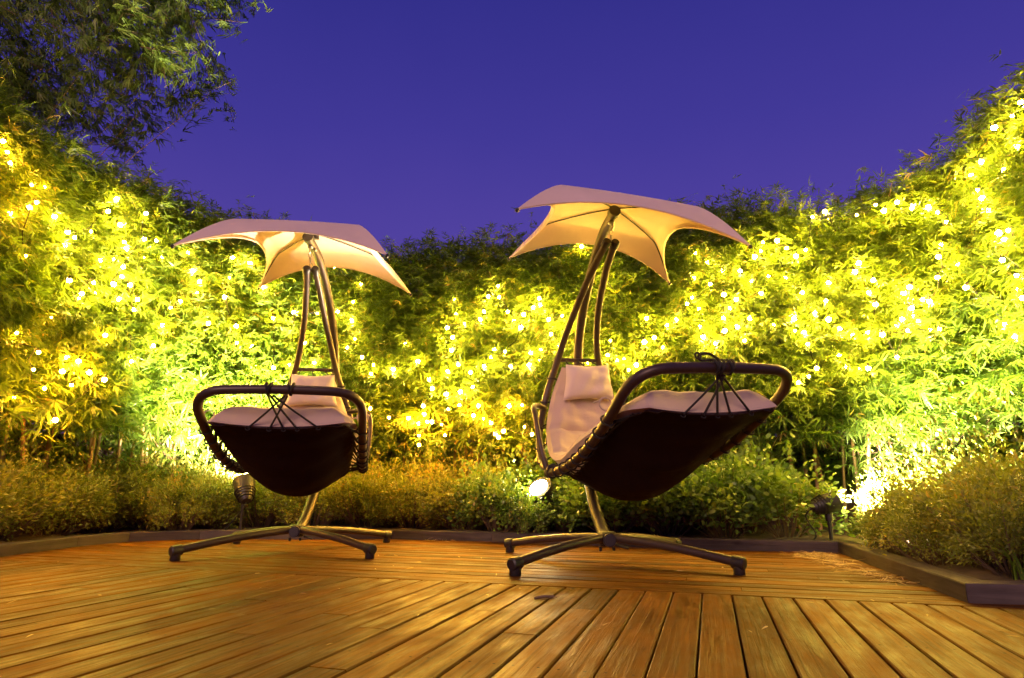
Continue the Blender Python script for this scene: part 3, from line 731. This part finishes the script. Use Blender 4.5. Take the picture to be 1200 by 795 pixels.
# dark low wall behind the hedge
wl = offset_poly([(p.x, p.y) for p in pts[::3]], 0); cen2 = V((0, 2.6, 0)); mb = MB()
W0 = [p + (p - cen2).normalized() * .75 for p in pts[::2]]
for z0, z1, o0, o1 in ((-.05, .80, 0, .14), (.802, .86, -.03, .17)):
    n = len(W0); vs = []
    for p in W0:
        d = (p - cen2).normalized()
        for o_, z in ((o0, z0), (o0, z1), (o1, z1), (o1, z0)): vs.append((*(p + d * o_).xy, z))
    mb.add(vs, [(i * 4 + j, i * 4 + (j + 1) % 4, i * 4 + 4 + (j + 1) % 4, i * 4 + 4 + j) for i in range(n - 1) for j in range(4)] + [(0, 3, 2, 1), tuple((n - 1) * 4 + j for j in range(4))])
tag(mb.build('garden_wall', M['wall'], smooth=False), 'low dark brown garden wall seen between the bamboo stems', 'wall')

# ------------------------------------------------------------------ shrubs
def at_y(px, py, Y): r_ = ray(px, py); return V((0, 0, H)) + r_ * (Y / r_.y)
def shrub_mesh(seed, kind):
    rng = np.random.default_rng(seed); ex = MB(); W, Ht = .36, .50
    n = {'fine': 5200, 'round': 2300}[kind]
    ncl = 46; th = rng.uniform(0, 2 * PI, ncl); rad = W * rng.random(ncl) ** .5; cz = Ht * (.25 + .75 * rng.random(ncl) ** .6) * (1 - .35 * (rad / W) ** 2)
    C = np.stack([rad * np.cos(th), rad * np.sin(th), cz], 1)
    idx = rng.integers(0, ncl, n); P = C[idx] + rng.normal(0, 1, (n, 3)) * [.048, .048, .042]
    sh_ = rng.random(n) < .20; P[sh_, 2] += rng.exponential(.085, sh_.sum()); P[:, 2] = np.abs(P[:, 2])
    ctr = P - [0, 0, Ht * .35]; D = ctr / np.linalg.norm(ctr, axis=1, keepdims=True) + rng.normal(0, .55, (n, 3)); D[:, 2] += .2
    Nn = rng.normal(0, .6, (n, 3)) + [0, 0, 1]
    if kind == 'fine': ln = rng.uniform(.018, .042, n); wd = ln * rng.uniform(.28, .45, n)
    else: ln = rng.uniform(.032, .06, n); wd = ln * rng.uniform(.55, .75, n)
    for k in range(60 if kind == 'fine' else 30):
        c = C[rng.integers(0, ncl)]; a = V((c[0] * .25, c[1] * .25, 0)); b = V(c) + V((0, 0, rng.uniform(0, .09)))
        ex.tube([a, a.lerp(b, .55) + V((0, 0, -.02)), b], [.004, .0028, .0012], 4)
    rn = np.clip(rng.beta(2, 2.2, ncl)[idx] * .7 + rng.random(n) * .35, 0, 1)
    o = leaf_mesh('foliage', P, D, Nn, ln, wd, rn, M['fine_leaf' if kind == 'fine' else 'round_leaf'], extra=ex, bend=.15, round_=(kind == 'round'))
    d = o.data; bpy.data.objects.remove(o); return d
SH = {k: [shrub_mesh(30 + j + (10 if k == 'round' else 0), k) for j in range(3)] for k in ('fine', 'round')}
shr = []
FL = [at_y(284, 600, 5.13), at_y(637, 580, 5.0), at_y(972, 610, 4.2)]
def add_shrub(x, y, kind, h, wsc=1.):
    for q in FL:
        if (q.x - x) ** 2 + (q.y - y) ** 2 < (.28 if q.x < 1 else .22) ** 2 and y < q.y + .1: h *= .62; wsc *= .85
    o = new('shrub', SH[kind][rr.randrange(3)], None, (x, y, .04), (0, 0, rr.uniform(0, 6.28)), (wsc, wsc, h / .5)); shr.append((pxof((x, y, .3))[0], y, o, kind)); return o
kp = resample([(p.x, p.y) for p in offset_poly(KERB[1:9], .40)], .42)
for i, p in enumerate(kp):
    px = pxof(p)[0]
    kind = 'round' if px > 640 else ('fine' if px < 560 else 'round')
    add_shrub(p.x + rr.uniform(-.04, .04), p.y + rr.uniform(-.04, .04), kind, rr.uniform(.40, .50), 1.0)
kp = resample([(p.x, p.y) for p in offset_poly(KERB[1:9], .80)], .52)
for i, p in enumerate(kp):
    px = pxof(p)[0]; kind = 'fine' if px < 640 else 'round'
    add_shrub(p.x + rr.uniform(-.05, .05), p.y + rr.uniform(-.05, .05), kind, rr.uniform(.50, .60), 1.1)
for x, y, k, h, s in [(2.45, 3.75, 'fine', .40, .8), (2.2, 3.35, 'fine', .36, .75), (2.15, 2.85, 'fine', .42, .9), (2.0, 2.62, 'fine', .30, .6), (1.98, 3.05, 'fine', .28, .55), (2.08, 3.5, 'fine', .26, .5), (2.25, 2.45, 'fine', .30, .6), (2.75, 2.3, 'fine', .34, .7), (2.25, 3.9, 'round', .2, .5), (FL[1].x - .36, FL[1].y + .0, 'round', .40, .7), (FL[1].x - .13, FL[1].y - .20, 'round', .42, .5), (FL[1].x + .20, FL[1].y + .02, 'round', .44, .6), (FL[1].x - .15, FL[1].y + .36, 'round', .46, .8), (FL[0].x - .30, FL[0].y + .28, 'fine', .46, .8), (FL[0].x - .5, FL[0].y + .02, 'fine', .42, .7), (2.62, 4.3, 'fine', .42, .7), (2.9, 4.45, 'fine', .45, .8), (3.1, 4.15, 'fine', .5, .9), (2.75, 4.0, 'fine', .38, .7), (2.5, 3.1, 'fine', .48, 1.), (2.8, 3.6, 'fine', .52, 1.1), (2.95, 3.0, 'fine', .5, 1.1), (2.45, 2.5, 'fine', .42, .95), (3.3, 3.3, 'fine', .55, 1.2), (2.9, 2.35, 'fine', .46, 1.), (3.0, 4.2, 'round', .5, 1.1), (3.4, 2.6, 'fine', .5, 1.1)]:
    add_shrub(x, y, k, h, s)
shr.sort(key=lambda q: q[0]); names = {'fine': 'fine leaved low shrub', 'round': 'broad leaved dark green low shrub'}
for i, (px, y, o, kind) in enumerate(shr):
    k = i if i < len(shr) / 2 else len(shr) - 1 - i; side = 'left' if i < len(shr) / 2 else 'right'
    num = ORD[k] if k < 20 else 'twenty ' + ORD[k - 20]
    tag(o, '%s behind the timber kerb, %s counted from the %s' % (names[kind], num, side), 'shrub', 'low shrubs behind the kerb')

# arching strap leaves by the right kerb
rng = np.random.default_rng(3); mb = MB()
for k in range(9):
    a = V((1.93 + rng.uniform(-.03, .03), 2.52 + rng.uniform(-.03, .03), .04)); d = V((rng.normal(-.1, .5), rng.normal(0, .4), 0)); ln = rng.uniform(.16, .34); wv = V((-d.y, d.x, 0)).normalized() * .006
    vs = []
    for t in np.linspace(0, 1, 8):
        p = a + d * ln * .8 * t * t + V((0, 0, ln * (1.15 * t - .5 * t ** 3))); ww = wv * (1 - t ** 3) ; vs += [p - ww, p + ww + V((0, 0, .0005))]
    mb.add(vs, [(2 * i, 2 * i + 1, 2 * i + 3, 2 * i + 2) for i in range(7)], rng.random())
o = mb.build('grass_tuft', M['bamboo_leaf'], rnd=True); tag(o, 'tuft of long green strap leaves behind the right corner of the kerb', 'grass tuft')

# dry litter on the deck
def litter(n, f, lens, seed):
    rng = np.random.default_rng(seed); P = np.array([f(rng) for _ in range(n)]); th = rng.uniform(0, 2 * PI, n)
    D = np.stack([np.cos(th), np.sin(th), rng.normal(0, .10, n)], 1); P[:, 2] = .004 + rng.random(n) * .008
    return P, D, rng.normal(0, .3, (n, 3)) + [0, 0, 1], rng.uniform(*lens, n), rng.uniform(.003, .007, n), rng.random(n)
def f1(g):
    t = g.random() ** 1.6; b = V((1.93, 4.0, 0)).lerp(V((1.66, 2.75, 0)), t); return [b.x - abs(g.normal(.03, .05)) - .10 * (1 - t) * g.random() * 2, b.y + g.normal(0, .05) - .03, 0]
def f2(g): return [g.uniform(-2.6, 1.5), g.uniform(1.7, 4.3), 0]
def f3(g): return [-1.3 + g.normal(0, .06) + .75, 4.9 + g.normal(0, .03), 0]
def f4(g): return [g.uniform(-1.4, 1.6), 4.86 - .22 * 0 - abs(g.normal(0, .04)) - max(0, 0), 0]
A = cat([litter(520, f1, (.04, .12), 1), litter(110, f2, (.02, .05), 2), litter(26, f3, (.03, .07), 4)])
o = leaf_mesh('leaf_litter', *A, M['dry'], bend=.05); tag(o, 'dry straw coloured bamboo leaves scattered on the deck by the kerb', kind='stuff')
mb = MB(); q0 = V((.08, 2.43, .003)); mb.tube(smooth_path([q0, q0 + V((.04, .01, .004)), q0 + V((.085, .0, .003))], 5), [.002] + [.006] * 8 + [.002] * 2, 6)
tag(mb.build('fallen_twig', M['twig']), 'small dark twig lying on the front deck boards', 'twig')

# ------------------------------------------------------------------ garden floodlights
def flood(name, base, aim, label, head_h=.30, power=60., lens_r=.05, size=100, sc=1.):
    root = empty(name, base); tag(root, label, 'floodlight', 'garden floodlights at the hedge foot')
    mb = MB(); mb.tube([V((0, 0, -.05)), V((0, 0, .0)), V((0, 0, head_h - .09))], [.006, .012, .014], 10); mb.tube([V((0, 0, head_h - .11)), V((0, 0, head_h - .06))], .024, 12); mb.ball((0, 0, head_h - .055), .026)
    mb.build('stake', M['cap'], root)
    a = V(aim).normalized(); c = V((0, 0, head_h)); hd = MB()
    prof = [(-.115, .014), (-.11, .03), (-.08, .046), (-.03, .060), (.03, .066), (.055, .068), (.056, .060), (.040, .056)]
    hd.tube([c + a * p * sc for p, q in prof], [q * sc for p, q in prof], 20, caps=True)
    for k in range(4):
        hd.tube([c + a * (-.09 + .018 * k) * sc, c + a * (-.084 + .018 * k) * sc], (.050 + .005 * k) * sc, 20)
    o = hd.build('lamp_head', M['cap'], root)
    lm = MB(); lm.tube([c + a * (.042 + .034 * math.sin(t)) * sc for t in np.linspace(0, PI / 2 - .08, 7)], [.052 * math.cos(t) * sc for t in np.linspace(0, PI / 2 - .08, 7)], 20); lm.build('lens', M['lens'], o)
    cb = MB(); cb.tube(smooth_path([c - a * .10 * sc, c - a * .14 + V((-.02, 0, -.05)), V((-.10, -.01, .06)), V((-.16, .03, .01))], 6), .005, 6); cb.build('cable', M['cord'], root)
    ld = bpy.data.lights.new('flood_beam', 'SPOT'); ld.energy = power; ld.spot_size = math.radians(size); ld.spot_blend = .8; ld.color = (1, .80, .58); ld.shadow_soft_size = .04
    lo = bpy.data.objects.new('flood_beam', ld); COL.objects.link(lo); lo.parent = root; lo.location = c + a * .10 * sc; lo.rotation_euler = (-a).to_track_quat('Z', 'Y').to_euler()
    return root
p = at_y(284, 600, 5.13); flood('floodlight', (p.x, p.y, .03), (-.38, .50, .75), 'black floodlight on a stake under the left hanging chair', .36, 5200, size=112, sc=1.25)
p = at_y(637, 580, 5.0); flood('floodlight', (p.x, p.y, .03), (-.36, -.44, .52), 'glaring floodlight among the shrubs just left of the right chair base', .30, 950, size=62, sc=1.6)
p = at_y(972, 610, 4.2); flood('floodlight', (p.x, p.y, .03), (.85, .06, .20), 'black floodlight tilted to the right at the kerb corner', .26, 5000, size=112)

# ------------------------------------------------------------------ light strings
BP = []
def reg(ox, oy, s, lst): BP.extend([(ox + x / s, oy + y / s) for x, y in lst])
reg(0, 120, 2.8375, [(105,275),(148,282),(98,350),(122,333),(182,380),(225,432),(248,450),(217,475),(303,430),(360,363),(388,322),(400,408),(413,465),(420,487),(485,370),(540,515),(335,525),(378,522),(410,548),(378,605),(433,608),(312,600),(318,632),(272,637),(262,652),(396,655),(458,655),(445,690),(405,580),(640,560),(663,597),(655,633),(600,662),(567,683),(540,742),(480,455),(520,460),(55,765),(350,775),(10,130),(35,200),(25,165),(230,593),(480,515),(625,500),(170,718)])
reg(200, 240, 3.057, [(37,347),(5,372),(193,331),(222,190),(284,210),(210,260),(333,295),(235,435),(237,495),(290,508),(135,425),(368,585),(480,495),(515,567),(425,573),(305,573),(653,348),(648,415),(633,512),(686,547),(728,575),(718,606),(797,590),(840,497),(681,285),(587,222),(525,390),(660,480),(598,383),(715,730),(367,407),(440,385)])
reg(420, 260, 3.057, [(343,278),(350,330),(318,380),(338,415),(333,460),(380,365),(465,268),(505,270),(500,230),(450,322),(437,350),(535,323),(592,333),(557,355),(582,378),(648,275),(652,298),(627,308),(682,350),(730,337),(773,310),(753,375),(800,90),(877,210),(487,458),(475,485),(525,465),(450,518),(358,512),(320,537),(402,540),(410,592),(253,565),(265,598),(315,618),(365,610),(232,660),(235,690),(322,672),(180,703),(110,702),(217,722),(245,717),(263,717),(298,727),(217,766),(310,765),(430,660),(448,706),(475,720),(412,695),(362,657),(520,750),(490,760),(540,660),(587,657),(612,513),(648,497),(655,458),(720,445),(690,403),(862,430),(893,478),(893,602),(622,762),(822,503),(545,518),(617,470),(595,735),(170,437),(213,500),(217,800),(502,772)])
reg(560, 190, 3.058, [(780,328),(876,390),(940,390),(980,428),(832,438),(822,360),(882,475),(768,486),(792,527),(925,493),(902,525),(1015,470),(1042,410),(1060,583),(808,627),(955,640),(852,650),(885,605),(795,590),(632,630),(597,645),(663,665),(678,585),(605,560),(750,508),(713,562),(433,645),(475,640),(463,690),(500,710),(525,705),(568,727),(540,745),(775,415),(975,560),(880,560),(930,590)])
reg(850, 150, 2.271, [(232,237),(265,223),(350,232),(457,198),(497,213),(540,212),(422,221),(400,205),(100,305),(138,300),(95,328),(78,343),(188,342),(163,320),(213,325),(68,408),(40,380),(117,397),(160,400),(204,438),(95,440),(268,460),(275,412),(383,438),(355,360),(345,383),(393,405),(475,440),(490,424),(575,310),(567,343),(617,362),(565,398),(588,250),(565,225),(737,352),(753,273),(742,297),(727,280),(775,430),(790,453),(745,522),(772,557),(700,220),(683,187),(672,165),(640,425),(525,457),(543,462),(275,510),(128,520),(185,540),(210,545),(220,575),(183,508),(238,492),(305,535),(340,552),(380,545),(418,550),(457,525),(545,537),(570,535),(500,500),(515,515),(485,540),(495,480),(470,510),(303,605),(320,635),(358,640),(380,640),(457,610),(12,482),(50,567),(195,678),(222,662),(243,640),(400,470),(775,393)])
reg(0, 400, 3.058, [(138,40),(240,58),(282,72),(320,112),(374,138),(223,108),(256,157),(120,102),(160,170),(50,202),(198,283),(470,72),(550,15)])
BP += [(1165, 150), (1186, 136), (1192, 172), (1150, 190), (1176, 198), (1196, 120), (1138, 206), (12, 250), (30, 300)]
BPX = []
for p in BP:
    if all((p[0] - q[0]) ** 2 + (p[1] - q[1]) ** 2 > 16 for q in BPX): BPX.append(p)
BPX = (BPX[:290] + BPX[-9:]) if len(BPX) > 299 else BPX
rows = smooth_path([(*p, 0) for p in ROW], 10)
def hedge_hit(px, py, off):
    """where the sight line meets the face of the hedge, off metres in front of the stems"""
    rd = ray(px, py); best = None
    for a, b in zip(rows[:-1], rows[1:]):
        t = (b - a).normalized(); n = V((t.y, -t.x, 0)); a2 = a + n * off; b2 = b + n * off
        den = rd.x * (b2.y - a2.y) - rd.y * (b2.x - a2.x)
        if abs(den) < 1e-9: continue
        k = (a2.x * (b2.y - a2.y) - a2.y * (b2.x - a2.x)) / den
        u = ((rd * k - a2).x * (b2 - a2).x + (rd * k - a2).y * (b2 - a2).y) / (b2 - a2).length_squared
        if k > 0 and -.001 <= u <= 1.001 and (best is None or k < best[0]): best = (k, n)
    if best is None: return None
    return V((0, 0, H)) + rd * best[0], best[1]
rb = random.Random(9); bulbs = []
for p in BPX:
    hit = hedge_hit(p[0], p[1], .57 + rb.uniform(-.14, .12))
    if hit: bulbs.append((p, hit[0], hit[1]))
g_ = MB(); g_.ball((0, 0, 0), .0138, nu=10, nv=7); bo = g_.build('bulb', M['bulb']); BM = bo.data; BA = BM.copy(); BA.materials[0] = M['bulb_amber']; bpy.data.objects.remove(bo)
g_ = MB(); g_.tube([V((0, 0, .010)), V((0, 0, .034))], [.008, .006], 8); so_ = g_.build('socket', M['cap']); SM = so_.data; bpy.data.objects.remove(so_)
edges = [-50, 62, 128, 175, 245, 330, 440, 520, 570, 630, 700, 790, 850, 905, 960, 1030, 1110, 1300]
where = ['at the far left edge of the hedge', 'high on the left hedge below the tall bamboo', 'on the left hedge beside the dark sky gap', 'left of the left canopy tip', 'directly under the left canopy', 'behind the mast of the left chair', 'just right of the left chair in the hedge', 'in the middle of the hedge between both chairs', 'left of the right chair backrest', 'behind the mast of the right chair', 'under the right half of the right canopy', 'above the foot bar of the right chair', 'right of the right canopy tip', 'beyond the far corner of the right foot bar', 'over the right hedge above the thin stems', 'in the brightest cluster of the right hedge', 'at the far right edge of the hedge']
for k in range(len(edges) - 1):
    grp = [b for b in bulbs if edges[k] <= b[0][0] < edges[k + 1]]
    if not grp: continue
    # walk from the top, always to the nearest bulb not yet wired
    cur = min(grp, key=lambda b: b[0][1]); order = [cur]; rest = [b for b in grp if b is not cur]
    while rest:
        nx = min(rest, key=lambda b: (b[1] - cur[1]).length); order.append(nx); rest.remove(nx); cur = nx
    b0 = order[0][1]; root = empty('light_string', b0); tag(root, 'string of glowing yellow bulbs ' + where[k], 'string lights', 'light strings draped on the hedge')
    path = []
    for a, b in zip(order[:-1], order[1:]):
        pa = a[1] - a[2] * .03 + V((0, 0, .032)) - b0; pb = b[1] - b[2] * .03 + V((0, 0, .032)) - b0
        path.append(pa)
        path.append(pa.lerp(pb, .5) + V((0, 0, -.12 * (pa - pb).length)) - a[2] * .05)
    path.append(order[-1][1] - order[-1][2] * .03 + V((0, 0, .032)) - b0)
    cb = MB(); cb.tube(path if len(path) > 1 else path * 2, .0032, 5); cb.build('cable', M['cord'], root)
    for q in order:
        s = rb.uniform(.62, 1.3); amb = (q[0][1] > 360 and q[0][0] < 150) or (q[0][1] > 470 and 420 < q[0][0] < 660) or (q[0][0] < 60)
        o = new('bulb', BA if amb else BM, root, q[1] - b0, (rb.uniform(-.5, .5), rb.uniform(-.5, .5), 0), (s, s, s))
        new('socket', SM, o)
